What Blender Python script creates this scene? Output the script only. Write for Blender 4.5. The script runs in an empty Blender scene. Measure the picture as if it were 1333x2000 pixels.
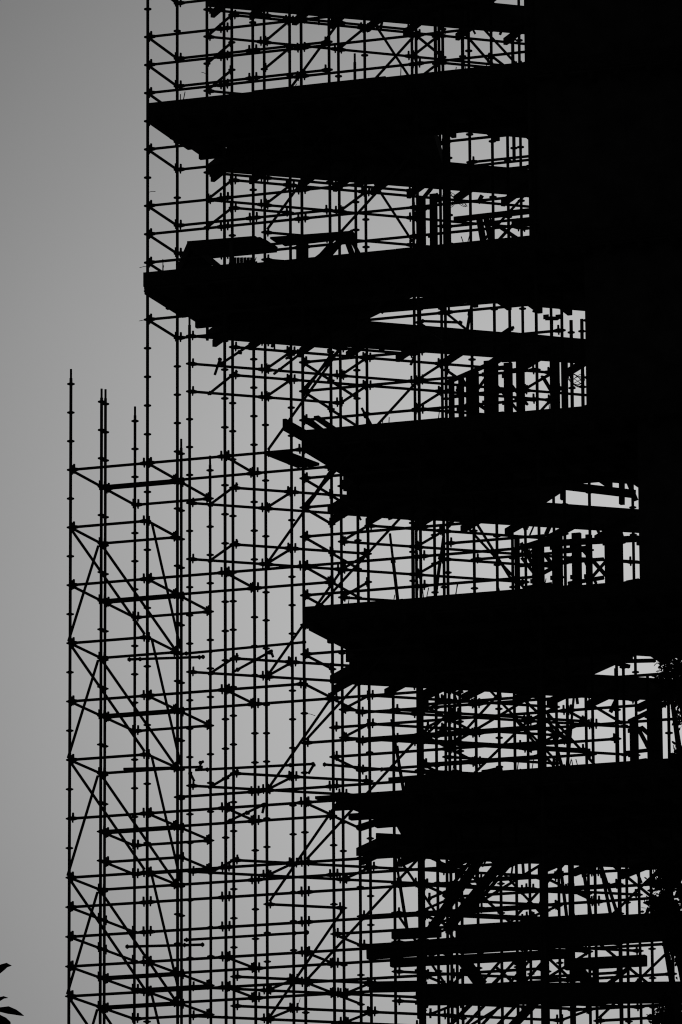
import bpy, bmesh, math, random
from mathutils import Vector, Matrix

# ------------------------------------------------------------------ camera
EYE = 1.6                                   # camera height above the ground
F, PITCH, ROLL = 12376.94, 0.2189096, -0.00612326     # focal length in photo pixels (1333 x 2000)
sc = bpy.context.scene
cp, sp, cr, sr = math.cos(PITCH), math.sin(PITCH), math.cos(ROLL), math.sin(ROLL)
r0, u0, f0 = Vector((1, 0, 0)), Vector((0, -sp, cp)), Vector((0, cp, sp))
RT, UP, FW = cr*r0 + sr*u0, -sr*r0 + cr*u0, f0
cam = bpy.data.objects.new('camera', bpy.data.cameras.new('camera'))
sc.collection.objects.link(cam)
cam.matrix_world = Matrix(((RT.x, UP.x, -FW.x, 0), (RT.y, UP.y, -FW.y, 0), (RT.z, UP.z, -FW.z, EYE), (0, 0, 0, 1)))
cam.data.sensor_fit = 'VERTICAL'
cam.data.sensor_height = 36.0
cam.data.sensor_width = 24.0
cam.data.lens = F/2000*36
cam.data.clip_end = 6000
sc.camera = cam

# ------------------------------------------------------------------ sky, sun, exposure
SUN_EL, SUN_AZ = math.radians(12.0), math.radians(2.9)     # behind the building, a little right of the view axis
SUN_DIR = Vector((math.sin(SUN_AZ)*math.cos(SUN_EL), math.cos(SUN_AZ)*math.cos(SUN_EL), math.sin(SUN_EL)))
w = bpy.data.worlds.new('World'); sc.world = w; w.use_nodes = True
nt = w.node_tree; nt.nodes.clear()
def N(t, **kw):
    n = nt.nodes.new(t)
    for k, v in kw.items(): setattr(n, k, v)
    return n
out = N('ShaderNodeOutputWorld')
sky = N('ShaderNodeTexSky', sky_type='NISHITA', sun_disc=False, sun_elevation=SUN_EL, sun_rotation=SUN_AZ,
        altitude=50, air_density=1.0, dust_density=5.0, ozone_density=1.0)
bw = N('ShaderNodeRGBToBW'); bg1 = N('ShaderNodeBackground'); bg1.inputs['Strength'].default_value = 0.05
nt.links.new(sky.outputs[0], bw.inputs[0]); nt.links.new(bw.outputs[0], bg1.inputs['Color'])
# thick evening haze: light scattered forward round the hidden sun, falling off with the angle from it
tc = N('ShaderNodeTexCoord'); dot = N('ShaderNodeVectorMath', operation='DOT_PRODUCT')
nrm = N('ShaderNodeVectorMath', operation='NORMALIZE')
nt.links.new(tc.outputs['Generated'], nrm.inputs[0]); nt.links.new(nrm.outputs[0], dot.inputs[0])
dot.inputs[1].default_value = SUN_DIR
one = N('ShaderNodeMath', operation='SUBTRACT'); one.inputs[0].default_value = 1.0
nt.links.new(dot.outputs['Value'], one.inputs[1])
sig = math.radians(7.0)
mul = N('ShaderNodeMath', operation='MULTIPLY'); mul.inputs[1].default_value = -2.0/sig**2
nt.links.new(one.outputs[0], mul.inputs[0])
ex = N('ShaderNodeMath', operation='EXPONENT'); nt.links.new(mul.outputs[0], ex.inputs[0])
bg2 = N('ShaderNodeBackground'); bg2.inputs['Strength'].default_value = 8.6
hz = N('ShaderNodeTexNoise'); hz.inputs['Scale'].default_value = 14; hz.inputs['Detail'].default_value = 5      # slightly uneven haze
hm = N('ShaderNodeMapRange'); hm.inputs['To Min'].default_value = .93; hm.inputs['To Max'].default_value = 1.07
nt.links.new(nrm.outputs[0], hz.inputs['Vector']); nt.links.new(hz.outputs['Fac'], hm.inputs['Value'])
hx = N('ShaderNodeMath', operation='MULTIPLY'); nt.links.new(ex.outputs[0], hx.inputs[0]); nt.links.new(hm.outputs[0], hx.inputs[1])
nt.links.new(hx.outputs[0], bg2.inputs['Color'])
addn = N('ShaderNodeAddShader')
nt.links.new(bg1.outputs[0], addn.inputs[0]); nt.links.new(bg2.outputs[0], addn.inputs[1]); nt.links.new(addn.outputs[0], out.inputs[0])
ld = bpy.data.lights.new('sun', 'SUN'); ld.energy = 1.0; ld.angle = math.radians(10); ld.color = (1, 1, 1)
sun = bpy.data.objects.new('sun', ld); sc.collection.objects.link(sun)
sun.rotation_euler = SUN_DIR.to_track_quat('Z', 'Y').to_euler()
vs = sc.view_settings; vs.view_transform = 'Standard'; vs.look = 'None'; vs.exposure = -4.52; vs.gamma = 1.0
sc.cycles.max_bounces = 4; sc.cycles.filter_width = 1.1

# ------------------------------------------------------------------ measured frames of the place
Z = Vector((0, 0, 1))
OA, UA, VA = Vector((-4.58376, 104.82344, 24.08159 + EYE)), Vector((1.318304, -0.478054, 0)), Vector((0.471496, 1.300219, 0))
OB, UB, VB = Vector((-2.63675, 107.76990, 26.65467 + EYE)), Vector((1.320126, 0.474193, 0)), Vector((0.464143, -1.292146, 0))
def A(i, r, k=0): return OA + UA*i + VA*r - Z*(.5*k)      # k: rosette level, half a metre each, counted downwards
def B(i, r, k=0): return OB + UB*i + VB*r - Z*(.5*k)
def zA(p, z): return Vector((p.x, p.y, z + EYE))
def ray(px, py): return RT*((px - 666.5)/F) + UP*((1000 - py)/F) + FW
def onz(px, py, z):
    d = ray(px, py); p = d*(z/d.z); return p + Z*EYE
def onrow(px, py, fr, r):                                 # point on the vertical plane of a scaffold row
    O, V = (OA + VA*r, VA) if fr == 'A' else (OB + VB*r, VB)
    d = ray(px, py); n = V.normalized(); O = O - Z*EYE
    return d*((O.dot(n))/d.dot(n)) + Z*EYE

# ------------------------------------------------------------------ materials
def mat(name, c, rough=.8, metal=0, var=.35, scale=9, bump=.0, stretch=None):
    m = bpy.data.materials.new(name); m.use_nodes = True; t = m.node_tree; b = t.nodes['Principled BSDF']
    co = t.nodes.new('ShaderNodeTexCoord'); mp = t.nodes.new('ShaderNodeMapping')
    if stretch: mp.inputs['Scale'].default_value = stretch
    n = t.nodes.new('ShaderNodeTexNoise'); n.inputs['Scale'].default_value = scale; n.inputs['Detail'].default_value = 6
    t.links.new(co.outputs['Object'], mp.inputs[0]); t.links.new(mp.outputs[0], n.inputs['Vector'])
    r = t.nodes.new('ShaderNodeValToRGB')
    r.color_ramp.elements[0].position = .3; r.color_ramp.elements[1].position = .7
    r.color_ramp.elements[0].color = (c*(1-var),)*3 + (1,); r.color_ramp.elements[1].color = (c*(1+var),)*3 + (1,)
    t.links.new(n.outputs['Fac'], r.inputs[0]); t.links.new(r.outputs[0], b.inputs['Base Color'])
    b.inputs['Roughness'].default_value = rough; b.inputs['Metallic'].default_value = metal
    b.inputs['Specular IOR Level'].default_value = .2
    if bump:
        bp = t.nodes.new('ShaderNodeBump'); bp.inputs['Strength'].default_value = bump
        t.links.new(n.outputs['Fac'], bp.inputs['Height']); t.links.new(bp.outputs[0], b.inputs['Normal'])
    return m
STEEL = mat('weathered_steel', .18, .75)
TIMBER = mat('wet_timber', .16, .9, stretch=(1, 8, 8), bump=.2)
PALE = mat('dry_timber', .32, .9, stretch=(1, 8, 8), bump=.2)
CONC = mat('concrete', .25, .95, scale=3, bump=.3)
LEAF = mat('leaf', .08, .7)
BARK = mat('bark', .1, .95, bump=.5)
EARTH = mat('earth', .2, 1, scale=.4)
WIRE = mat('wire', .03, .7)

# ------------------------------------------------------------------ object helpers
COL = sc.collection
def link(name, me, parent=None, M=Matrix(), PM=None):
    o = bpy.data.objects.new(name, me); COL.objects.link(o)
    if parent is not None:
        o.parent = parent
        o.matrix_local = PM.inverted() @ M
    else: o.matrix_world = M
    return o
class Thing:
    def __init__(s, name, label, cat, base, group=None, kind=None):
        s.M = Matrix.Translation(base); s.o = link(name, None, M=s.M)
        s.o['label'] = label; s.o['category'] = cat
        if group: s.o['group'] = group
        if kind: s.o['kind'] = kind
    def part(s, name, me, M): return link(name, me, s.o, M, s.M)
def sub(par, name, me, M, PM): return link(name, me, par, M, PM)
def mesh(name, verts, faces, m, smooth=False):
    me = bpy.data.meshes.new(name); me.from_pydata(verts, [], faces); me.update()
    me.materials.append(m)
    if smooth:
        for p in me.polygons: p.use_smooth = True
    return me
def recalc(me):
    b = bmesh.new(); b.from_mesh(me); bmesh.ops.recalc_face_normals(b, faces=b.faces); b.to_mesh(me); b.free(); return me
_cache = {}
def tube(L, r=.0245, n=8, m=None, r2=None):
    """tube along local X from 0 to L, capped"""
    m = m or STEEL; r2 = r if r2 is None else r2
    key = ('t', round(L, 3), round(r, 4), n, m.name, round(r2, 4))
    if key not in _cache:
        v = []
        for x, q in ((0, r), (L, r2)):
            v += [(x, q*math.cos(2*math.pi*j/n), q*math.sin(2*math.pi*j/n)) for j in range(n)]
        f = [(j, j+n, (j+1) % n + n, (j+1) % n) for j in range(n)] + [tuple(range(n)), tuple(range(2*n-1, n-1, -1))]
        me = mesh('tube', v, f, m)
        for p in me.polygons[:n]: p.use_smooth = True
        _cache[key] = recalc(me)
    return _cache[key]
def box(L, w_, h, m):
    """bar along local X from 0 to L, centred in Y and Z, edges slightly chamfered in section"""
    key = ('b', round(L, 3), round(w_, 3), round(h, 3), m.name)
    if key not in _cache:
        c = min(w_, h)*.08; a, b = w_/2, h/2
        sec = [(-a+c, -b), (a-c, -b), (a, -b+c), (a, b-c), (a-c, b), (-a+c, b), (-a, b-c), (-a, -b+c)]
        v = [(x, p, q) for x in (0, L) for p, q in sec]
        f = [(j, j+8, (j+1) % 8 + 8, (j+1) % 8) for j in range(8)] + [tuple(range(8)), tuple(range(15, 7, -1))]
        _cache[key] = recalc(mesh('bar', v, f, m))
    return _cache[key]
def along(p, q, upv=Z):
    """matrix with X from p to q, Z as near to upv as it can be"""
    x = (q-p).normalized()
    if abs(x.dot(upv)) > .999: upv = VA.normalized()
    y = upv.cross(x).normalized(); z = x.cross(y)
    return Matrix(((x.x, y.x, z.x, p.x), (x.y, y.y, z.y, p.y), (x.z, y.z, z.z, p.z), (0, 0, 0, 1)))
def prism(pts, z0, z1, m, name='prism'):
    """closed vertical prism over a plan outline, given about its own first point"""
    n = len(pts); o = pts[0]
    v = [(p.x-o.x, p.y-o.y, z0-z1) for p in pts] + [(p.x-o.x, p.y-o.y, 0) for p in pts]
    f = [(j, (j+1) % n, (j+1) % n + n, j+n) for j in range(n)] + [tuple(range(n-1, -1, -1)), tuple(range(n, 2*n))]
    me = recalc(mesh(name, v, f, m))
    return me, Matrix.Translation((o.x, o.y, z1))

def rosette_mesh():
    n = 12; rings = [(.026, .021), (.037, .021), (.046, .012), (.066, .009)]
    v, f = [], []
    prof = rings + [(r, -z) for r, z in reversed(rings)]
    for r, z in prof: v += [(r*math.cos(2*math.pi*j/n), r*math.sin(2*math.pi*j/n), z) for j in range(n)]
    K = len(prof)
    for a in range(K):
        for j in range(n):
            f.append((a*n+j, a*n+(j+1) % n, ((a+1) % K)*n+(j+1) % n, ((a+1) % K)*n+j))
    return recalc(mesh('rosette', v, f, STEEL))
ROS = rosette_mesh()
def head_mesh():
    """cast wedge head with its captive pin, one profile pushed out sideways"""
    pr = [(.028, -.034), (.046, -.036), (.05, -.072), (.066, -.072), (.069, -.036), (.10, -.03), (.135, -.024), (.135, .024),
          (.10, .03), (.08, .036), (.078, .098), (.052, .098), (.049, .036), (.028, .034)]
    n = len(pr); v = [(x, y, z) for y in (-.018, .018) for x, z in pr]
    f = [(j, (j+1) % n, (j+1) % n + n, j+n) for j in range(n)] + [tuple(range(n-1, -1, -1)), tuple(range(n, 2*n))]
    return recalc(mesh('wedge_head', v, f, STEEL))
HEAD = head_mesh()
def coupler_mesh():
    """right-angle clamp: two short saddles and a bolt, one lathe-like lump"""
    b = bmesh.new()
    bmesh.ops.create_icosphere(b, subdivisions=1, radius=.038)
    for v in b.verts:
        v.co.x *= 1.0; v.co.z *= 1.15
        if v.co.y > .02: v.co.y += .03; v.co.x *= .45
    me = bpy.data.meshes.new('coupler'); b.to_mesh(me); b.free(); me.materials.append(STEEL); return me
COUP = coupler_mesh()

# ================================================================== SETTING
gm = mesh('ground', [(-3000, -3000, 0), (3000, -3000, 0), (3000, 3000, 0), (-3000, 3000, 0)], [(0, 1, 2, 3)], EARTH)
g = link('ground', gm); g['kind'] = 'structure'; g['label'] = 'bare earth ground of the building site'

# ================================================================== BUILDING
bld = Thing('building_under_construction', 'dark unfinished concrete building of stacked floor decks, seen from below against the sky', 'building',
            zA(A(7, 3), -EYE))
rng = random.Random(4)
def deck(name, pts, ztop, th, m=CONC):
    me, M = prism(pts, ztop - th + EYE, ztop + EYE, m, name)
    return bld.part(name, me, M), M
def bar_on(par, PM, name, p, q, w_, h, m=TIMBER, thing=None):
    M = along(p, q); me = box((q-p).length, w_, h, m)
    return thing.part(name, me, M) if thing else sub(par, name, me, M, PM)
def bi(P): return (P - OB).dot(UB)/UB.dot(UB)
def br(P): return (P - OB).dot(VB)/VB.dot(VB)
def reach(i, rb):                                         # how far back along A's cross direction to the line r = rb of B
    a, b = br(A(i, 0)), br(A(i, 1)); return (rb - a)/(b - a)
FLOORS = {   # floor: (top z, left end i on A, (where the rear gap starts: i at r=3 and i at r=1.5 on B), strip start i on B)
    1: (33.33, 1.9, (3.5, 3.5), .05), 2: (30.33, 1.05, (2.16, 2.85), .05), 3: (27.33, 1.0, (1.9, 1.72), .05),
    4: (24.33, 3.06, (4.05, 4.12), 1.6), 5: (21.33, 3.06, (4.75, 4.7), 1.62), 6: (18.33, 4.3, (9.4, 9.4), 1.95)}
for n, (zt, iL, (g3, g1), s0) in FLOORS.items():
    R = 9.5
    left_back = A(iL, 1.75) if n != 6 else A(iL, 1.2)
    pts = [A(iL, -.12), left_back]
    if n == 6: pts = [A(iL, -.12), A(iL - .1, .7), B(2.45, 1.5), B(R, 1.5), A(R + 1.2, -.12)]
    else: pts += [B(s0 if n < 4 else s0 - .1, 1.5), B(g1, 1.5), B(g3, 3.0), B(R, 3.0), A(R + 1.2, -.12)]
    o, M = deck('floor_slab', pts, zt, .26)
    # edge boards of the formwork, standing a little above the slab on the front edge
    i = iL
    while i < R:
        j = min(i + rng.uniform(1.2, 2.0), R); dz = rng.uniform(-.012, .018)
        bar_on(o, M, 'edge_board', zA(A(i, -.135), zt - .11 + dz), zA(A(j - .006, -.135), zt - .11 + dz), .03, .25)
        i = j
    # offcuts, wedges and starter bars left along the front edge
    for a in range(16):
        i = rng.uniform(iL + .3, 6.6 if n < 5 else 7.8); L_ = rng.uniform(.08, .4); h_ = rng.choice((.03, .05, .09)); q_ = rng.uniform(0, .5)
        bar_on(o, M, 'offcut', zA(A(i, q_), zt + h_/2), zA(A(i + L_, q_ + rng.uniform(-.1, .1)), zt + h_/2 + rng.uniform(0, .05)), .08, h_)
    for a in range(9):
        i = rng.uniform(iL + .2, 6.5); P_ = zA(A(i, -.05), zt - .03); Q_ = P_ + Z*rng.uniform(.12, .3) + UA*rng.uniform(-.05, .05)
        sub(o, 'starter_bar', tube((Q_-P_).length, .008, 6), along(P_, Q_), M)
    for a in range(12):                                   # form ties and strips hanging below the rear edge
        i = rng.uniform(s0 + .2, 7); P_ = zA(B(i, rng.uniform(.6, 1.5)), zt - .40); Q_ = P_ - Z*rng.uniform(.08, .3) + UB*rng.uniform(-.12, .12)
        bar_on(o, M, 'hanging_strip', P_, Q_, .05, rng.choice((.02, .04, .07)))
    # timber joists under the deck across it, and bearers along it on the scaffold rows
    i = iL + .1
    while i < 8.6:
        L1 = reach(i, 1.42)
        if bi(A(i, L1)) > g1 - .05: L1 = reach(i, 3.08)
        L1 = min(L1, 1.7) if i < iL + .8 else L1
        a0 = rng.uniform(-.3, -.16)
        bar_on(o, M, 'joist', zA(A(i, a0), zt - .26 - .076), zA(A(i + rng.uniform(-.03, .03), L1 - rng.uniform(0, .12)), zt - .26 - .076), .09, .15)
        i += rng.uniform(.3, .42)
    for r in (.12, 1.12, 2.05):
        i = iL + (.2 if r < 1.9 else 1.0)
        while i < 8.6:
            j = min(i + rng.uniform(2.2, 2.9), 8.8)
            if r > 1 and reach(j, 3.0) < r + .1 and bi(A(j, r)) > g1 - .2 or r > 1 and reach(i, 3.0) < r + .1 and bi(A(i, r)) > g1 - .2: i = j; continue
            bar_on(o, M, 'bearer', zA(A(i, r), zt - .26 - .15 - .075), zA(A(j, r + .02), zt - .26 - .15 - .075), .1, .145)
            i = j + .03
    # rear strip: the perimeter beam, with boards below it
    st = [B(s0, .62), B(s0, 1.55), B(R, 1.55), B(R, .98)]
    o2, M2 = deck('perimeter_beam', st, zt - .26, .14)
    bar_on(o2, M2, 'beam_form', zA(B(s0 - .05, 1.5), zt - .30), zA(B(R, 1.5), zt - .30), .05, .2)
    i = s0 + .1
    while i < 8:
        bar_on(o2, M2, 'joist', zA(B(i, .52 + rng.uniform(-.04, .04)), zt - .47), zA(B(i, 1.75 + rng.uniform(-.1, .1)), zt - .47), .08, .13)
        i += rng.uniform(.45, .7)
# storey walls of the core to the right, set further right the lower the storey
WALLS = [(33.07, 30.33, 5.84), (30.07, 27.33, 5.87), (27.07, 24.33, 6.55), (24.07, 21.33, 7.17), (21.07, 18.33, 8.3)]
for z1, z0, i0 in WALLS:
    pts = [A(i0, .02), A(i0, 4.2), A(10.5, 4.2), A(10.5, .02)]
    me, M = prism(pts, z0 + EYE + .004, z1 + EYE - .004, CONC, 'core_wall'); bld.part('core_wall', me, M)
me, M = prism([A(8.6, .1), A(8.6, 4.0), A(10.5, 4.0), A(10.5, .1)], 0, 18.06 + EYE, CONC, 'core_wall'); bld.part('core_wall', me, M)

# ================================================================== SCAFFOLDS
sA = Thing('shoring_scaffold', 'tall steel tube scaffold rising the full height, leftmost poles beside open sky', 'scaffold', zA(A(0, 0), -EYE))
sB = Thing('rear_scaffold', 'steel tube scaffold behind the floor decks, its ledgers falling towards the right', 'scaffold', zA(B(0, 0), -EYE))
sT = Thing('scaffold_tower', 'short one-bay scaffold tower whose four pole tops end below the lower decks', 'scaffold', zA(A(0, 1.13), -EYE))
def standard(T, P, k0, ztop, spigot=True, zlow=None, r=.0272, kb=None, kmax=20, kmin=-19, jit=0.0):
    """one pole from the ground up to ztop, with a rosette every half metre"""
    base = Vector((P.x, P.y, (zlow + EYE) if zlow is not None else 0)); top = Vector((P.x, P.y, ztop + EYE))
    M = along(base, top, VA.normalized())
    o = T.part('standard', tube((top-base).length, r, 10), M)
    if spigot:
        sM = along(top - Z*.02, top + Z*.16, VA.normalized())
        sub(o, 'spigot', tube(.18, .021, 8), sM, M)
    for k in range(kmin, kmax):
        z = k0 - .5*k
        if z - EYE > ztop - .02 or (zlow is not None and z - EYE < zlow): continue
        sub(o, 'rosette', ROS, Matrix.Translation((P.x, P.y, z)) @ Matrix.Rotation(rng.uniform(0, .5), 4, 'Z'), M)
    return o
count = {}
def ledger(T, p, q, name='ledger', heads=True, r=.0252):
    d = (q-p).normalized(); a, b = p + d*.05, q - d*.05
    M = along(a, b); o = T.part(name, tube((b-a).length, r, 8), M)
    if heads:
        sub(o, 'wedge_head', HEAD, along(p, q), M); sub(o, 'wedge_head', HEAD, along(q, p), M)
    return o
def brace(T, p, q, off=None):
    d = (q-p).normalized(); off = off or Vector((0, 0, 0))
    a, b = p + d*.06 + off, q - d*.06 + off
    M = along(a, b); o = T.part('brace', tube((b-a).length, .0248, 8), M)
    sub(o, 'brace_end', HEAD, along(p, p + Vector((d.x, d.y, 0))), M); sub(o, 'brace_end', HEAD, along(q, q - Vector((d.x, d.y, 0))), M)
zAk, zBk = OA.z, OB.z
TOPZ = 35.2
# --- A: standards
E1, E2 = 4.475, 5.95
ztop00 = zAk - EYE + .5*3 + .10
standard(sA, A(0, 0), zAk, ztop00, kmin=-3)
standard(sA, A(0, 1), zAk, ztop00 - .03, kmin=-3)
for i in (1, 2, 3, E1, E2):
    standard(sA, A(i, 0), zAk, TOPZ, False)
    standard(sA, A(i, 1), zAk, TOPZ, False)
for i, r, zt in ((2.98, 2.0, 31.6), (E1, 2, TOPZ), (E2, 2, TOPZ)): standard(sA, A(i, r), zAk, zt, zt < 34)
EXTRA = [(769, 1430, 'B', 2, 20.7), (851, 1250, 'A', 2.05, 23.8), (901, 1600, 'A', 1.2, 20.8), (1003, 1200, 'A', 2.1, 30.8), (1054, 1500, 'A', .1, 20.8),
         (1205, 1450, 'A', 3, 20.8), (1221, 1500, 'A', 2.2, 20.8), (960, 100, 'A', 2.4, 34.5), (1267, 1430, 'A', 3.6, 20.8)]
for px, py, fr, r, zt in EXTRA:
    P = onrow(px, py, fr, r); standard(sA, P, zAk if fr == 'A' else zBk, zt, False, kmax=24, kmin=-24)
for px, py, fr, r, z0, z1 in ((851, 100, 'B', 1.1, 30.33, 33.0), (872, 430, 'A', .9, 27.33, 30.0), (878, 430, 'A', .5, 27.33, 30.0), (1002, 100, 'B', 1.3, 30.33, 33.0),
                              (904, 100, 'A', 2.2, 30.33, 33.0), (820, 620, 'B', 2.4, 26.9, 27.2), (807, 1090, 'A', 1.3, 21.33, 23.4), (1064, 1450, 'A', .25, 14, 21), (825, 1500, 'A', .12, 14, 21),
                              (822, 1450, 'A', .35, 14, 21), (1137, 640, 'B', 2, 24.4, 27.3), (1116, 640, 'B', 1.9, 24.4, 27.3), (1118, 1700, 'A', .9, 14, 18)):
    P = onrow(px, py, fr, r); standard(sA, P, zAk, z1, False, zlow=z0, r=.032)
# --- A: ledgers
def run(T, F_, r, ks, stops):
    for k in ks:
        for a, b in zip(stops, stops[1:]): ledger(T, F_(a, r, k), F_(b, r, k))
LOW = [14, 15, 16, 17, 18]
run(sA, A, 0, [0, 2, 4, 6, 8, 10, 12] + LOW, [0, 1])
run(sA, A, 0, [-17, -15, -14, -13, -11, -9, -8, -7, -5, 0, 4, 8, 12] + LOW, [1, 2, 3])
run(sA, A, 0, [-17, -15, -14, -13, -9, -8, -7, -5, -3, -2, -1, 0, 1, 2, 3, 4, 5, 7, 10, 12] + LOW, [3, E1])
run(sA, A, 0, [-15, -14, -13, -9, -8, -7, -3, -2, -1, 2, 3, 4, 5, 8, 9, 10, 11] + LOW, [E1, E2])
run(sA, A, 1, [0, 2, 4, 6, 8, 10, 12, 14, 17, 18], [0, 1])
run(sA, A, 1, [-17, -15, -14, -11, -9, -8, -5, 0, 4, 8, 11, 12, 14, 17, 18], [1, 2, 3])
run(sA, A, 1, [-5, 8, 9, 10, 11, 14, 16, 17, 18], [3, E1])
run(sA, A, 1, [-13, -11, -8, -5, -4, 3, 8, 9, 10, 11, 14, 15, 16, 18], [E1, E2])
run(sA, A, 2, [8, 9, 10, 15, 16], [2.98, E1])
run(sA, A, 2, [-14, -11, 3, 8, 9, 10, 14, 15, 16], [E1, E2])
# --- A: transoms
def cross(T, F_, i, ks, ra, rb, name='transom'):
    for k in ks: ledger(T, F_(i, ra, k), F_(i, rb, k), name)
cross(sA, A, 0, [0, 2, 4, 6, 8, 10, 14, 15, 16, 17, 18], 0, 1)
cross(sA, A, 1, [-17, -15, -14, -13, -12, -11, -9, -8, -7, -6, -5, 0, 2, 4, 6, 8, 10, 12, 14, 17, 18], 0, 1)
cross(sA, A, 2, [0, 4, 8, 12, 17, 18], 0, 1)
cross(sA, A, 3, [-3, -2, -1, 0, 1, 2, 3, 4, 5, 6, 7, 8, 12, 17, 18], 0, 1)
cross(sA, A, 2.99, [-3, -2, 0, 1, 3, 4, 6, 8, 10, 12, 16, 18], 1, 2)
cross(sA, A, E1, [-14, -4, 2, 8, 9, 10, 11, 14, 15, 16, 17, 18], 0, 1); cross(sA, A, E1, [-13, -3, 8, 9, 10, 11, 14, 15, 16], 1, 2)
cross(sA, A, E2, [-14, 8, 10, 14, 15, 17], 0, 1); cross(sA, A, E2, [9, 14, 15, 16], 1, 2)
# --- A: braces
for k in (2, 6, 10, 14, 18):
    brace(sA, A(0, 0, k), A(1, 0, k + 4), -VA*.03); brace(sA, A(0, 1, k), A(1, 1, k + 4), -VA*.03)
    brace(sA, A(0, 1, k), A(0, 0, k + 4), -UA*.03); brace(sA, A(1, 0, k), A(1, 1, k + 4), UA*.05)
for k in (-10, -6, -2, 2, 6, 10, 14, 18): brace(sA, A(3, 0, k), A(E1, 0, k - 4), -VA*.03)
for k in (-2, 2): brace(sA, A(3, 0, k), A(3, 1, k - 2), UA*.03)
for k in (10, 18): brace(sA, A(E1, 1, k - 4), A(E2, 1, k), VA*.03)
for k in (-6, 2, 10, 18): brace(sA, A(E1, 1, k), A(E2, 1, k - 4), -VA*.03)
# --- T: tower
for i, r, kt in ((0, 1.13, -3), (0, 2.12, -3), (1, 1.13, -1), (1, 2.12, -1)):
    standard(sT, A(i, r), zAk, zAk - EYE - .5*kt + .10, kmin=kt, r=.0256)
for r in (1.13, 2.12): run(sT, A, r, [0, 4, 8, 12, 13, 17, 18], [0, 1])
cross(sT, A, 0, [0, 4, 8, 12, 13, 15, 16, 17, 18], 1.13, 2.12); cross(sT, A, 1, [0, 4, 8, 12, 13, 17, 18], 1.13, 2.12)
# --- B: standards
standard(sB, B(.235, 0), zBk, TOPZ, False, zlow=27.1, kmin=-17, kmax=0)
standard(sB, B(0, 0), zBk, 27.35, True, kmax=26, kmin=-2)
standard(sB, B(.235, 1), zBk, TOPZ, False, kmax=26)
for i in (1, 2, 3, E1): 
    standard(sB, B(i, 0), zBk, TOPZ, False, kmax=26); standard(sB, B(i, 1), zBk, TOPZ, False, kmax=26)
standard(sB, B(E2, 0), zBk, TOPZ, False, kmax=26)
for i in (2.75, E1): standard(sB, B(i, 2), zBk, 20.9, False, kmax=26, kmin=11)
run(sB, B, 2, [12, 13, 14, 18, 19, 20, 21, 22, 23, 24], [1.96, 2.75, E1])
cross(sB, B, 2.75, [12, 13, 19, 20, 21, 23], 1, 2); cross(sB, B, E1, [13, 20, 22, 23], 1, 2)
for k in (14, 20, 24): brace(sB, B(2.75, 2, k), B(E1, 2, k - 3), VB*.03)
for k in (18, 20): brace(sB, B(1.96, 2, k), B(2.75, 2, k + 3), VB*.03)
standard(sA, A(E2, 3), zAk, 20.9, False, kmin=6); standard(sA, A(7.2, 1), zAk, 20.9, False, kmin=6); standard(sA, A(7.2, 2), zAk, 20.9, False, kmin=6)
run(sA, A, 3, [9, 10, 14, 15, 16, 17, 18, 19], [4.66, E2])
run(sA, A, 1, [8, 9, 14, 15, 16, 17, 18, 19], [E2, 7.2]); run(sA, A, 2, [9, 14, 15, 16, 18, 19], [E2, 7.2])
for k in (16, 19): brace(sA, A(E2, 1, k - 3), A(7.2, 1, k), -VA*.03); brace(sA, A(E2, 2, k), A(7.2, 2, k - 3), -VA*.03)
# --- B: ledgers
run(sB, B, 0, [-1, 0, 1, 5, 7, 11, 15, 18, 22, 23], [0, 1])
run(sB, B, 0, [-13, -12, -10, -7, -6], [.235, 1])
run(sB, B, 0, [-13, -12, -10, -7, -6, -5, -4, -1, 0, 1, 5, 7, 11, 15, 18, 19, 22, 23], [1, 2])
run(sB, B, 0, [-13, -12, -7, -6, -5, -1, 0, 5, 6, 7, 8, 11, 12, 13, 15, 18, 22, 23], [2, 3])
run(sB, B, 0, [-12, -11, -6, -5, -4, 0, 1, 6, 7, 11, 12, 13, 14, 18, 19, 20, 22, 23], [3, E1])
run(sB, B, 0, [-6, 0, 6, 11, 12, 13, 18, 19, 20, 22, 23], [E1, E2])
run(sB, B, 1, [-13, -12, -6, -5, 0, 1, 5, 7, 11, 15, 18, 22, 23], [.235, 1])
run(sB, B, 1, [-13, -12, -6, 0, 1, 5, 7, 11, 15, 18, 22, 23], [1, 2])
run(sB, B, 1, [-13, -12, -6, 0, 1, 6, 11, 12, 13, 18, 22, 23], [2, 3])
run(sB, B, 1, [-12, -11, -6, 0, 1, 6, 7, 11, 12, 13, 14, 18, 19, 20, 23], [3, E1])
cross(sB, B, .235, [-12, -11, -10, -6, -5], 0, 1)
cross(sB, B, 1, [-12, -11, -6, 0, 1, 5, 7, 11, 15, 18, 22, 23], 0, 1)
cross(sB, B, 2, [-12, -6, 0, 1, 4, 6, 7, 8, 12, 13, 18, 22, 23], 0, 1)
cross(sB, B, 3, [-12, -11, -6, 0, 1, 6, 7, 12, 13, 19, 20], 0, 1)
cross(sB, B, E1, [-12, -6, 0, 6, 12, 13, 19, 20], 0, 1)
for k in (-9, -5, -1, 3, 7, 11, 15, 19, 23): brace(sB, B(1, 0, k), B(2, 0, k - 4), VB*.03)
for k in (-15, -9): brace(sB, B(2, 0, k), B(3, 0, k + 4), VB*.03)
for k in (-14, 5, 10, 16): brace(sB, B(3, 1, k), B(E1, 1, k + 4), VB*.03)
for k in (9, 12, 20): brace(sB, B(3, 0, k + 4), B(E1, 0, k), VB*.03)
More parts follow.
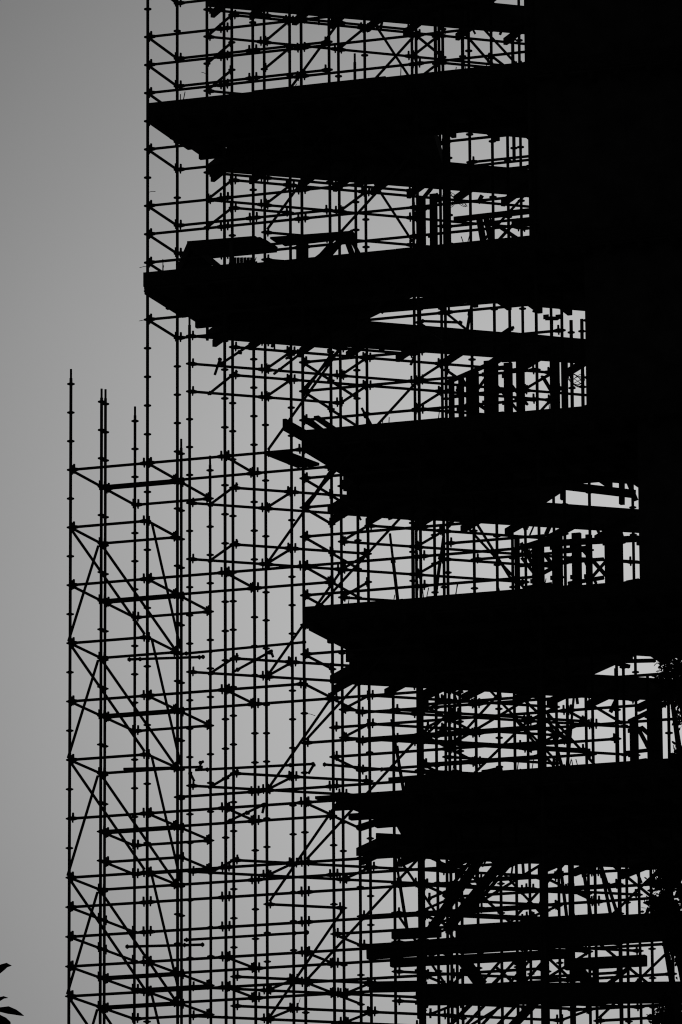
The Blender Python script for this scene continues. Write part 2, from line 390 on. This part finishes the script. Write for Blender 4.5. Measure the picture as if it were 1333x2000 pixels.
# --- tubes clamped on with couplers
def tie(T, p, q, ends=(.06, .06), mids=(), r=.0245):
    d = (q-p).normalized(); M = along(p, q); L = (q-p).length
    o = T.part('tie_tube', tube(L, r, 8), M)
    for s in list(ends) + list(mids):
        x = s*L; P = p + d*x
        sub(o, 'coupler', COUP, along(P, P + d) @ Matrix.Translation((0, 0, 0)) @ Matrix.Rotation(rng.uniform(-.4, .4), 4, 'X'), M)
for k in (1, 5, 7, 11, 15, 18):
    p, q = B(.27, -.03, k), B(.23, 1.10, k); d = (q-p).normalized()
    tie(sB, p - d*.05, q + d*.12, (.05, .9))
def rowtie(fr, r, x0, y0, x1, y1, ends, T, r2=None):
    tie(T, onrow(x0, y0, fr, r), onrow(x1, y1, fr, r if r2 is None else r2), ends)
rowtie('A', 2.16, 250, 1288, 400, 1283, (.02, .16, .93, .98), sT)
rowtie('A', 2.16, 242, 1502, 396, 1498, (.14, .84, .97), sT)
rowtie('A', 2.16, 246, 1849, 399, 1845, (.02, .12, .75, .98), sT)
rowtie('A', 2.10, 357, 1277, 598, 1254, (.03, .23, .88, .98), sA)
rowtie('A', 2.10, 382, 1504, 614, 1492, (.1, .8, .99), sA)
rowtie('A', 2.10, 360, 1836, 603, 1821, (.02, .22, .89, .99), sA)
rowtie('B', .5, 632, 1493, 860, 1512, (.01, .5), sB)
rowtie('A', .5, 742, 609, 990, 588, (.02, .5), sA)
rowtie('B', 1.6, 838, 584, 922, 652, (.05, .95), sB)
rowtie('B', 1.5, 822, 627, 903, 630, (.05, .95), sB)
rowtie('A', 2.4, 905, 326, 1036, 312, (.1,), sA); rowtie('A', 2.7, 905, 342, 1036, 327, (.1,), sA)
rowtie('A', 1.6, 925, 1012, 1004, 1140, (.05, .95), sA); rowtie('A', 1.6, 905, 62, 966, 132, (.05, .95), sA); rowtie('A', 1.7, 955, 105, 990, 132, (.05,), sA)
rowtie('A', 1.9, 1065, 1388, 1168, 1500, (.03, .97), sA); rowtie('A', 2.2, 1158, 1378, 1215, 1412, (.03, .97), sA); rowtie('A', 2.2, 1000, 1396, 1085, 1500, (.03,), sA)
for x0, y0, x1, y1 in ((424, 716, 503, 664), (536, 730, 622, 664), (455, 1313, 530, 1272), (440, 1607, 517, 1571), (560, 700, 600, 675)):
    rowtie('B', -.05, x0, y0, x1, y1, (.12, .55, .95), sB, 1.15)
for x0, y0, x1, y1 in ((430, 702, 420, 732), (530, 1272, 534, 1284), (517, 1571, 513, 1588), (613, 1494, 603, 1511), (392, 1490, 398, 1487), (372, 1510, 380, 1526)):
    rowtie('B', .5, x0, y0, x1, y1, (.0,), sB)

# ================================================================== THINGS ON THE DECKS
def bars(T, name, lst, m=TIMBER):
    for (p, q, w_, h) in lst:
        M = along(p, q); T.part(name, box((q-p).length, w_, h, m), M)
def onA(r): return lambda x, y: onrow(x, y, 'A', r)
zt3 = 27.33
# pile of boards on a tilted trestle at the left end of the third deck
P = onA(.35)
t = Thing('board_pile', 'pile of boards lying on a tilted trestle at the left end of a deck', 'boards', P(420, 530))
for a in range(7):
    y0 = 477 + a*4.0; x1 = (505, 514, 520, 529, 534, 527, 538)[a]
    for r in (.08, .26):
        p, q = onrow(372 + a*2.5, y0, 'A', r), onrow(x1 + rng.uniform(-6, 3), y0 - (x1 - 372)*.085 + rng.uniform(-1, 1), 'A', r)
        t.part('board', box((q-p).length, .3, .036, TIMBER), along(p, q))
t2 = Thing('trestle', 'tilted timber trestle holding up the pile of boards', 'trestle', P(375, 536))
bars(t2, 'leg', [(onrow(372, 476, 'A', .0), onrow(436, 528, 'A', .0), .06, .1), (onrow(373, 474, 'A', .1), onrow(346, 536, 'A', .1), .06, .1),
                 (onrow(373, 474, 'A', .7), onrow(406, 531, 'A', .7), .06, .1)], PALE)
for a in range(6):
    p = onrow(371 + a*2 - 4, 482 + a*9, 'A', .2 + .02*a); q = onrow(386 + a*5 + 8, 481 + a*9, 'A', .24 + .02*a)
    t2.part('board', box((q-p).length, .04, .10, TIMBER), along(p, q))
bars(t2, 'post', [(onrow(453, 472, 'A', -.02), onrow(453, 527, 'A', -.02), .07, .07)], PALE)
q3 = [onrow(373, 473, 'A', .12), onrow(344, 537, 'A', .12), onrow(404, 532, 'A', .12), onrow(386, 474, 'A', .12)]; nv = VA.normalized()*.03
t2.part('end_panel', recalc(mesh('end_panel', q3 + [p + nv for p in q3], [(0, 1, 2, 3), (4, 5, 6, 7), (0, 1, 5, 4), (1, 2, 6, 5), (2, 3, 7, 6), (3, 0, 4, 7)], TIMBER)), Matrix())
t3 = Thing('upright_boards', 'six short upright boards standing under the board pile', 'boards', P(475, 525))
for a in range(6):
    x = 459 + a*6.6; bars(t3, 'board', [(onrow(x, 503, 'A', .3), onrow(x, 526 - a*.6, 'A', .3), .05, .028)], PALE)
# second trestle
t4 = Thing('saw_trestle', 'timber saw trestle with splayed legs standing mid-deck right of the board pile', 'trestle', P(640, 508))
for a, (x0, x1, dy) in enumerate(((533, 690, 0), (540, 692, 4), (552, 688, 8))):
    p, q = onrow(x0, 468 + dy, 'A', .25), onrow(x1, 456 + dy*.6, 'A', .25); t4.part('board', box((q-p).length, .25, .035, TIMBER), along(p, q))
bars(t4, 'leg', [(onrow(583, 464, 'A', .05), onrow(583, 513, 'A', .05), .06, .06), (onrow(593, 462, 'A', .3), onrow(593, 512, 'A', .3), .14, .15),
                 (onrow(690, 452, 'A', .0), onrow(607, 515, 'A', .0), .06, .08), (onrow(674, 462, 'A', .4), onrow(636, 507, 'A', .4), .06, .09),
                 (onrow(674, 458, 'A', .2), onrow(691, 505, 'A', .2), .06, .09), (onrow(680, 456, 'A', .5), onrow(705, 502, 'A', .5), .06, .06)], TIMBER)
# planks run out past the left end of the fourth deck
def plank(label, p, q, w_, h, name='plank', cat='plank', m=TIMBER, group=None):
    M = along(p, q); o = link(name, box((q-p).length, w_, h, m), None, M); o['label'] = label; o['category'] = cat; o['kind'] = 'thing'
    if group: o['group'] = group
    return o
zt4 = 24.33
plank('long plank sticking out left past the end of the fourth deck', onrow(556, 829, 'A', -.35), onrow(660, 888, 'A', 1.3), .07, .20)
plank('thin plank end jutting up at the left end of the fourth deck', onrow(618, 815, 'A', .7), onrow(690, 864, 'A', 1.6), .1, .06)
plank('short plank tilted up behind the jutting plank end', onrow(606, 823, 'A', .3), onrow(640, 850, 'A', .8), .1, .05)
for a, lab in enumerate(('nearest plank of the loose platform below the fourth deck', 'middle plank of the loose platform below the fourth deck',
                         'farthest plank of the loose platform below the fourth deck')):
    plank(lab, onrow(527 + a*9, 884 - a*.6, 'A', .0 + .02*a), onrow(592 + a*11, 910 - a*.8, 'A', .76), .22, .05, group='planks below the fourth deck')
# platform of planks at the sixth level
for a in range(4):
    plank('%s plank of the platform left of the sixth deck' % ('nearest', 'second nearest', 'second farthest', 'farthest')[a],
          zA(A(3.16 + a*.14, .05 + a*.34), 18.13), zA(A(4.6, .05 + a*.34), 18.13), .38, .05, group='platform planks left of the sixth deck')
me, M = prism([A(3.5, .0), A(4.42, .0), A(4.42, 2.0), B(2.6, 1.52), B(2.28, 1.52), A(3.62, 1.5)], 17.96 + EYE, 18.095 + EYE, TIMBER, 'formwork_deck'); bld.part('formwork_deck', me, M)
# lower decks and beams
for lab, x0, y0, x1, y1, h, r in (
        ('long beam end resting on the scaffold, highest of the lowest beams', 719, 1860, 905, 1845, .245, .1),
        ('deep beam running right from the long beam end', 898, 1838, 1345, 1809, .42, .2),
        ('thin beam below the long beam end', 765, 1881, 1112, 1863, .14, .3), ('thin beam ending at the tree between the deep beams', 1105, 1884, 1262, 1876, .18, .3),
        ('low beam end at the left under the thin beam', 724, 1928, 832, 1926, .17, .1), ('deep low beam running right at the bottom', 822, 1943, 1345, 1938, .34, .2),
        ('timber stub lying on the long beam end', 768, 1826, 860, 1821, .15, .4), ('loose timber over the left end of the sixth deck', 762, 1524, 905, 1512, .07, .4),
        ('timber ledge under the left end of the sixth deck', 735, 1612, 800, 1607, .08, .5), ('timber stub sloping under the sixth deck', 700, 1618, 815, 1580, .09, .6),
        ('upper ragged board under the left end of the sixth deck', 652, 1577, 835, 1566, .10, .7), ('middle ragged board under the left end of the sixth deck', 684, 1596, 840, 1586, .10, .9)):
    plank(lab, onrow(x0, y0, 'A', r), onrow(x1, y1, 'A', r), .16, h, 'timber_beam', 'beam', group='beams at the lowest levels')

# column formwork: plywood box with walers, standing on a deck
def colform(label, x0, x1, ytop, ybot, r, group):
    p0, p1 = onrow(x0 + 1.5, ybot, 'A', r), onrow(x1 - 2.5, ybot, 'A', r); top = onrow(x0, ytop, 'A', r).z
    wd = (p1-p0).length; mid = (p0+p1)/2; mid.z = p0.z
    T = Thing('column_formwork', label, 'formwork', mid, group)
    h = top - mid.z; dep = .09
    M = along(mid, mid + Z*h, VA.normalized())
    T.part('panel', box(h, wd, dep, TIMBER), M)
    e = UA.normalized()
    n = max(2, int(h/.45))
    for a in range(n):
        z = mid.z + h*(a + .5)/n; c = Vector((mid.x, mid.y, z)) - VA.normalized()*(dep/2 + .03)
        T.part('waler', box(wd + .03, .04, .07, TIMBER), along(c - e*(wd/2 + .015), c + e*(wd/2 + .015)))
CF = 'column formwork standing on the decks'
for lab, x0, x1, yt, yb, r in (
    ('left of two tall column forms on the third deck', 816, 834, 388, 492, .3), ('right of two tall column forms on the third deck', 840, 857, 380, 490, .9),
    ('narrow leftmost column form on the fourth deck', 877, 890, 745, 826, .3), ('second column form from the left on the fourth deck', 911, 938, 728, 824, .5),
    ('third and tallest column form from the left on the fourth deck', 946, 976, 706, 816, .4), ('fourth column form from the left on the fourth deck', 985, 1004, 710, 815, .6),
    ('fifth column form from the left on the fourth deck', 1009, 1027, 696, 812, .8), ('sixth column form from the left on the fourth deck', 1075, 1096, 700, 806, .5),
    ('thin upright board right beside the narrow leftmost form on the fourth deck', 896, 909, 738, 824, .9),
    ('thin column form beside the wall on the fourth deck', 1103, 1112, 700, 806, .6),
    ('leftmost column form on the fifth deck', 1006, 1018, 1050, 1166, .3), ('second column form from the left on the fifth deck', 1040, 1066, 1062, 1162, .5),
    ('third column form from the left on the fifth deck', 1079, 1102, 1042, 1160, .4), ('fourth column form from the left on the fifth deck', 1118, 1139, 1042, 1158, .5),
    ('fifth column form from the left on the fifth deck', 1145, 1160, 1045, 1155, .4), ('widest column form, rightmost on the fifth deck', 1182, 1220, 1034, 1150, .5),
    ('left column form on the sixth deck near the tree', 1231, 1250, 1405, 1500, .4), ('right column form on the sixth deck near the tree', 1268, 1297, 1370, 1495, .4)):
    colform(lab, x0, x1, yt, yb, r, CF)
for lab, x0, x1, yt, yb in (('left form panel between the two lowest beams', 1009, 1030, 1868, 1926), ('right form panel between the two lowest beams', 1158, 1172, 1880, 1932), ('dark form panel left of the lowest raking timbers', 815, 832, 1868, 1990)):
    colform(lab, x0, x1, yt, yb, .5, 'form panels between the lowest beams')
def loose(label, r, segs, name='timber_bracing', cat='bracing', m=TIMBER):
    T = Thing(name, label, cat, onrow(segs[0][0], segs[0][1], 'A', r))
    for x0, y0, x1, y1, w_ in segs:
        p, q = onrow(x0, y0, 'A', r), onrow(x1, y1, 'A', r + rng.uniform(-.1, .25)); T.part('timber', box((q-p).length, .08, w_, m), along(p, q))
loose('timber handrail frame with slanting props on the third deck near the wall', .4,
      [(888, 429, 1038, 412, .09), (937, 430, 945, 474, .09), (950, 427, 960, 472, .09), (957, 430, 1020, 472, .06), (970, 474, 1012, 428, .045), (1000, 436, 1038, 433, .06)])
loose('timber bracing frame tying the column forms on the fourth deck', .3,
      [(874, 747, 982, 700, .06), (980, 702, 1142, 694, .09), (892, 760, 950, 800, .05), (905, 800, 948, 740, .05), (960, 740, 1010, 800, .05), (935, 815, 985, 808, .07), (880, 775, 1005, 762, .05), (905, 742, 940, 795, .04), (985, 735, 1030, 790, .04), (1028, 758, 1078, 730, .04), (1060, 735, 1078, 765, .035), (950, 722, 1000, 716, .06)])
loose('timber bracing frame tying the column forms on the fifth deck', .3,
      [(1000, 1075, 1090, 1046, .06), (1060, 1062, 1248, 1052, .1), (1020, 1090, 1060, 1140, .05), (1060, 1120, 1120, 1088, .05), (1136, 1070, 1185, 1125, .05), (1150, 1135, 1185, 1095, .04), (1215, 1096, 1248, 1098, .05), (1010, 1105, 1180, 1092, .05), (1018, 1060, 1050, 1120, .04), (1066, 1085, 1100, 1130, .04), (1100, 1075, 1145, 1070, .06), (1110, 1140, 1180, 1128, .06), (1140, 1090, 1165, 1140, .04), (1022, 1150, 1078, 1142, .08)])
loose('slanting prop timbers beside the forms on the sixth deck', .4,
      [(1228, 1410, 1300, 1375, .07), (1248, 1425, 1268, 1462, .05), (1252, 1420, 1275, 1440, .05), (1225, 1470, 1268, 1465, .05)])
# single slanting props
def prop(label, x0, y0, x1, y1, r, rr=.03, group='slanting steel props'):
    p, q = onrow(x0, y0, 'A', r), onrow(x1, y1, 'A', r)
    T = Thing('slanting_prop', label, 'prop', q, group); L = (q-p).length; M = along(q, p)
    o = T.part('outer_tube', tube(L*.6, rr, 8), M); T.part('inner_tube', tube(L*.45, rr*.75, 8), along(q + (p-q)*.55, p))
    T.part('collar', tube(.08, rr*1.5, 8), along(q + (p-q)*.58, p))
prop('short leaning prop at the left end of the fourth deck', 707, 797, 729, 838, .5)
prop('slanting steel prop standing alone on the fifth deck', 762, 1042, 778, 1178, .5)
prop('slanting steel prop between the scaffold poles on the fifth deck', 868, 1035, 850, 1172, .9)
prop('slanting steel prop leaning over the left end of the sixth deck', 765, 1405, 790, 1552, .8)
prop('slanting steel prop above the open stair', 770, 1655, 796, 1818, .8)
prop('slanting steel prop at the left of the lower right bays', 1132, 1650, 1156, 1800, .5)
prop('slanting steel prop in the middle of the lower right bays', 1166, 1655, 1195, 1796, .6)
prop('slanting steel prop at the right of the lower right bays', 1175, 1690, 1210, 1796, .9)
prop('slanting steel prop left of the dark pole in the lower bays', 1090, 1650, 1108, 1796, .7)
prop('slanting steel prop beside the pole above the sixth deck', 1122, 1352, 1108, 1500, .9)
prop('slanting steel prop crossing the poles above the sixth deck', 1070, 1395, 1100, 1505, .5)
prop('short slanting steel prop under the third deck', 922, 592, 912, 650, 1.5)
# U-head jack
T = Thing('screw_jack', 'forked screw jack standing on the strip under the third deck', 'jack', onrow(1079, 672, 'B', 1.5))
p = onrow(1079, 622, 'B', 1.5); b_ = onrow(1079, 672, 'B', 1.5)
T.part('stem', tube((p-b_).length, .02), along(b_, p)); T.part('base_plate', box(.14, .14, .012, STEEL), along(b_ - UA*.05, b_ + UA*.05))
l_, r_ = onrow(1067, 622, 'B', 1.5), onrow(1091, 622, 'B', 1.5)
T.part('fork', box((r_-l_).length, .1, .05, STEEL), along(l_, r_))
for c_ in (l_, r_): T.part('fork_side', box(.08, .1, .02, STEEL), along(c_ - Z*.01, c_ + Z*.07))
plank('thick bar across the opening under the fourth deck', onrow(1098, 948, 'B', 2.2), onrow(1240, 965, 'B', 2.2), .12, .13, 'timber_bar', 'timber')
plank('left post in the opening under the fourth deck', onrow(1100, 930, 'B', 2.3), onrow(1100, 976, 'B', 2.3), .08, .1, 'timber_post', 'post')
plank('right post in the opening under the fourth deck', onrow(1215, 932, 'B', 2.3), onrow(1215, 985, 'B', 2.3), .08, .11, 'timber_post', 'post')
plank('slanting timber by the right post under the fourth deck', onrow(1225, 934, 'B', 2.2), onrow(1243, 978, 'B', 2.2), .06, .07, 'timber_post', 'post')
plank('short timber left of the left post under the fourth deck', onrow(1060, 952, 'B', 2.2), onrow(1098, 956, 'B', 2.2), .1, .1, 'timber_bar', 'timber')
plank('bar across the opening under the fifth deck', onrow(1160, 1293, 'B', 2.4), onrow(1280, 1290, 'B', 2.4), .08, .06, 'timber_bar', 'timber')
plank('slanting bar across the opening under the fifth deck', onrow(1158, 1284, 'B', 2.6), onrow(1230, 1302, 'B', 2.6), .08, .06, 'timber_bar', 'timber')
plank('short board with a raised end on the strip under the third deck', onrow(977, 656, 'B', 1.4), onrow(1000, 640, 'B', 1.3), .12, .05)
plank('long board lying on the strip under the third deck', onrow(990, 652, 'B', 1.5), onrow(1146, 668, 'B', 1.5), .12, .06)
# raking timbers in the lower bays
def raker(label, x0, y0, x1, y1, r, wd, grp):
    return plank(label, onrow(x0, y0, 'A', r), onrow(x1, y1, 'A', r + .1), wd, wd*.9, 'raking_timber', 'timber', group=grp)
raker('thick left raking timber climbing right in the bays under the sixth deck', 842, 1816, 945, 1668, .7, .15, 'thick raking timbers')
raker('thick right raking timber climbing right in the bays under the sixth deck', 884, 1802, 996, 1664, .5, .16, 'thick raking timbers')
raker('thin raking timber close to the right of the thick ones', 925, 1772, 1018, 1664, .9, .06, 'thin raking timbers')
raker('thin raking timber close to the left of the thick ones', 866, 1752, 930, 1668, 1.2, .06, 'thin raking timbers')
for a in range(5):
    raker('%s of five parallel thin raking timbers at the bottom edge' % ('leftmost', 'second from the left', 'middle', 'second from the right', 'rightmost')[a],
          872 + a*31, 2010, 930 + a*31, 1948, .8, .055 if a < 4 else .15, 'raking timbers at the bottom edge')
for a in range(4):
    raker('%s of four raking timbers between the two lowest beams' % ('first from the left', 'second from the left', 'third from the left', 'last')[a],
          938 + a*28, 1922, 984 + a*28, 1870, .9, .05, 'raking timbers between the lowest beams')
raker('short timber crossing the raking timbers between the lowest beams', 966, 1886, 1002, 1918, .8, .05, 'raking timbers between the lowest beams')
raker('heavy dark raking timber at the left between the lowest beams', 905, 1875, 942, 1925, .6, .2, 'heavy raking timbers between the lowest beams')
raker('heavy dark raking timber at the right between the lowest beams', 1118, 1880, 1165, 1938, .6, .2, 'heavy raking timbers between the lowest beams')
raker('raking timber beside the tree between the lowest beams', 1176, 1932, 1232, 1888, .6, .08, 'heavy raking timbers between the lowest beams')
# coils of wire
def wire_mesh(pts, closed=False, r=.005):
    v, f, n = [], [], len(pts)
    for j, p in enumerate(pts):
        a = pts[(j+1) % n] if closed or j < n-1 else p; b = pts[j-1] if closed or j else p
        d = (a-b).normalized(); e = d.cross(Vector((.3, .9, .2))).normalized()*r; g_ = d.cross(e).normalized()*r
        v += [p + e, p + g_, p - e, p - g_]
    for j in range(n if closed else n-1):
        k = (j+1) % n
        for a in range(4): f.append((j*4+a, j*4+(a+1) % 4, k*4+(a+1) % 4, k*4+a))
    return mesh('wire', v, f, WIRE)
def coil(label, cx, cy, R, fr, r, n=5):
    c = onrow(cx, cy, fr, r); v, f = [], []; s = R/107.0
    T = Thing('wire_coil', label, 'wire', c - Z*s)
    for a in range(n):
        m_ = 20; ph, ec, ox, oz = rng.uniform(0, 6), rng.uniform(.6, 1), rng.uniform(-.3, .3)*s, rng.uniform(-.3, .3)*s
        pts = [Vector((ox + s*math.cos(2*math.pi*j/m_ + ph)*rng.uniform(.9, 1.05), .02*a + .05*math.sin(4*math.pi*j/m_), oz + s*ec*math.sin(2*math.pi*j/m_))) for j in range(m_)]
        T.part('wire_loop', wire_mesh(pts, True), Matrix.Translation(c))
coil('tangled coil of wire hanging beside the wall above the fourth deck', 1126, 741, 13, 'A', .7, 7)
coil('loose loops of wire hanging under the second deck', 893, 388, 15, 'A', 1.2, 4)

# ================================================================== TREES
def leaf_faces(v, f, c, L, W, d, nrm):
    s = d.cross(nrm).normalized()*W; b = len(v)
    v += [c, c + d*L*.35 + s, c + d*L*.75 + s*.7 + nrm*L*.06, c + d*L, c + d*L*.75 - s*.7 + nrm*L*.06, c + d*L*.35 - s]
    f.append((b, b+1, b+2, b+3, b+4, b+5))
def rvec(q):
    while True:
        v = Vector((q.uniform(-1, 1), q.uniform(-1, 1), q.uniform(-1, 1)))
        if .05 < v.length < 1: return v.normalized()
def limb_mesh(name, segs, m):
    b = bmesh.new()
    for p, q, ra, rb in segs:
        M = along(p, q); L = (q-p).length; n = 7; vs_ = []
        for x, rr in ((0, ra), (L, rb)): vs_ += [b.verts.new(M @ Vector((x, rr*math.cos(2*math.pi*j/n), rr*math.sin(2*math.pi*j/n)))) for j in range(n)]
        for j in range(n): b.faces.new((vs_[j], vs_[(j+1) % n], vs_[(j+1) % n + n], vs_[j+n]))
        b.faces.new(vs_[:n][::-1]); b.faces.new(vs_[n:])
    me = bpy.data.meshes.new(name); b.to_mesh(me); b.free(); me.materials.append(m); return me
def tree(label, base, h, blobs, seed, leaf, nl, twigs=True):
    """blobs: list of (centre, radius) leaf clumps"""
    q = random.Random(seed); T = Thing('tree', label, 'tree', base)
    top = base + Z*h; mid = base + Z*h*.45 + Vector((q.uniform(-.3, .3), q.uniform(-.3, .3), 0))
    T.part('trunk', limb_mesh('trunk', [(base, mid, h*.02, h*.015), (mid, top - Z*h*.1, h*.015, h*.006)], BARK), Matrix())
    v, f = [], []
    for c, rad in blobs:
        s = mid + (top-mid)*q.uniform(-.1, .5)
        k = s + (c-s)*.55 - Z*rad*.2
        T.part('limb', limb_mesh('limb', [(s, k, h*.007, h*.004), (k, c, h*.004, h*.0015)], BARK), Matrix())
        for a in range(nl):
            d = rvec(q); cc = c + Vector((d.x, d.y, d.z*.8))*rad*q.uniform(.1, 1)**.5
            for b_ in range(3):
                dd = (d*.6 + rvec(q)).normalized(); leaf_faces(v, f, cc + rvec(q)*leaf*.7, leaf*q.uniform(.7, 1.2), leaf*.24, dd, rvec(q))
    me = bpy.data.meshes.new('crown'); me.from_pydata(v, [], f); me.materials.append(LEAF)
    o = T.part('crown', me, Matrix()); return T
# broadleaf tree standing in front of the building at the right edge
D = 62.0
def atd(px, py, d):
    r = ray(px, py); return r*(d/r.y) + Z*EYE
q = random.Random(11)
bl = []
for px, py, rp in ((1312, 1295, 34), (1350, 1300, 55), (1300, 1330, 26), (1400, 1340, 90), (1345, 1400, 40), (1330, 1480, 26), (1380, 1500, 80), (1310, 1690, 40), (1290, 1720, 32), (1340, 1740, 70),
                   (1278, 1770, 26), (1300, 1790, 40), (1420, 1650, 90), (1340, 1860, 50), (1400, 1900, 90), (1312, 1840, 22), (1305, 1975, 34), (1340, 2000, 50), (1290, 1990, 22), (1480, 1450, 110), (1500, 1750, 130), (1460, 2050, 110)):
    d = D + q.uniform(-1.2, 1.2); bl.append((atd(px + 8, py, d), rp/F*d))
c0 = atd(1440, 1600, D)
tree('leafy tree at the right edge of the picture in front of the decks', Vector((c0.x, c0.y, 0)), atd(1440, 1270, D).z, bl, 5, .06, 120)
# young tree close to the camera at the lower left, only its leaf tips in the picture
D2 = 26.0
bl2 = [(atd(px, py, D2 + dd), rp/F*D2) for px, py, rp, dd in ((-150, 2080, 70, .3), (-260, 1990, 90, -.2), (-130, 2200, 100, .1), (-330, 2150, 120, .4), (-240, 2330, 130, 0), (-60, 2330, 90, -.3))]
c2 = atd(-230, 2000, D2)
T = tree('young tree with pointed leaves reaching into the lower left corner', Vector((c2.x, c2.y, 0)), atd(-230, 1930, D2).z, bl2, 8, .11, 26)
def sprig(pts, wid):
    """one leaf: a curved blade along pixel points"""
    P = [atd(x, y, D2) for x, y in pts]; v, f = [], []
    m_ = len(P)
    for j, p in enumerate(P):
        w_ = wid[j]/F*D2/2; dn = (P[min(j+1, m_-1)] - P[max(j-1, 0)]).normalized(); s = dn.cross(FW).normalized()*w_
        v += [p + s + FW*w_*.6, p, p - s + FW*w_*.5]
    for j in range(m_-1):
        for a in (0, 1): f.append((j*3+a, j*3+a+1, (j+1)*3+a+1, (j+1)*3+a))
    T.part('leaf', mesh('leaf', v, f, LEAF, True), Matrix())
sprig([(-40, 1916), (-20, 1908), (-6, 1897), (6, 1889), (14, 1885), (23, 1886)], [2, 12, 16, 13, 9, 1])
sprig([(-36, 1972), (-18, 1962), (-4, 1953), (8, 1948), (16, 1949)], [2, 9, 9, 5, 1])
sprig([(-40, 1968), (-18, 1970), (0, 1972), (16, 1973), (30, 1977), (40, 1981), (47, 1984)], [2, 6, 9, 15, 11, 6, 1])
sprig([(-40, 1988), (-20, 1988), (-4, 1990), (8, 1996), (16, 2001), (21, 2010)], [3, 12, 18, 18, 14, 2])
T.part('twig', limb_mesh('twig', [(atd(-150, 2060, D2), atd(-60, 1985, D2), .006, .004), (atd(-60, 1985, D2), atd(-38, 1916, D2), .004, .002),
                                  (atd(-60, 1985, D2), atd(-36, 1972, D2), .004, .002), (atd(-60, 1985, D2), atd(-40, 1988, D2), .004, .002), (atd(-60, 1985, D2), atd(-40, 1968, D2), .004, .002)], BARK), Matrix())

# loose binding wires sticking out of the scaffold joints
for x0, y0, x1, y1, r in ((289, 521, 273, 523, 0), (289, 626, 272, 627, 0), (404, 146, 394, 141, .5), (290, 376, 304, 374, 0), (598, 1394, 616, 1398, 0), (580, 1975, 587, 1950, .2)):
    p, q_ = onrow(x0, y0, 'A', r), onrow(x1, y1, 'A', r - .1)
    sA.part('binding_wire', wire_mesh([p, (p + q_)/2 + Z*.012, q_]), Matrix())
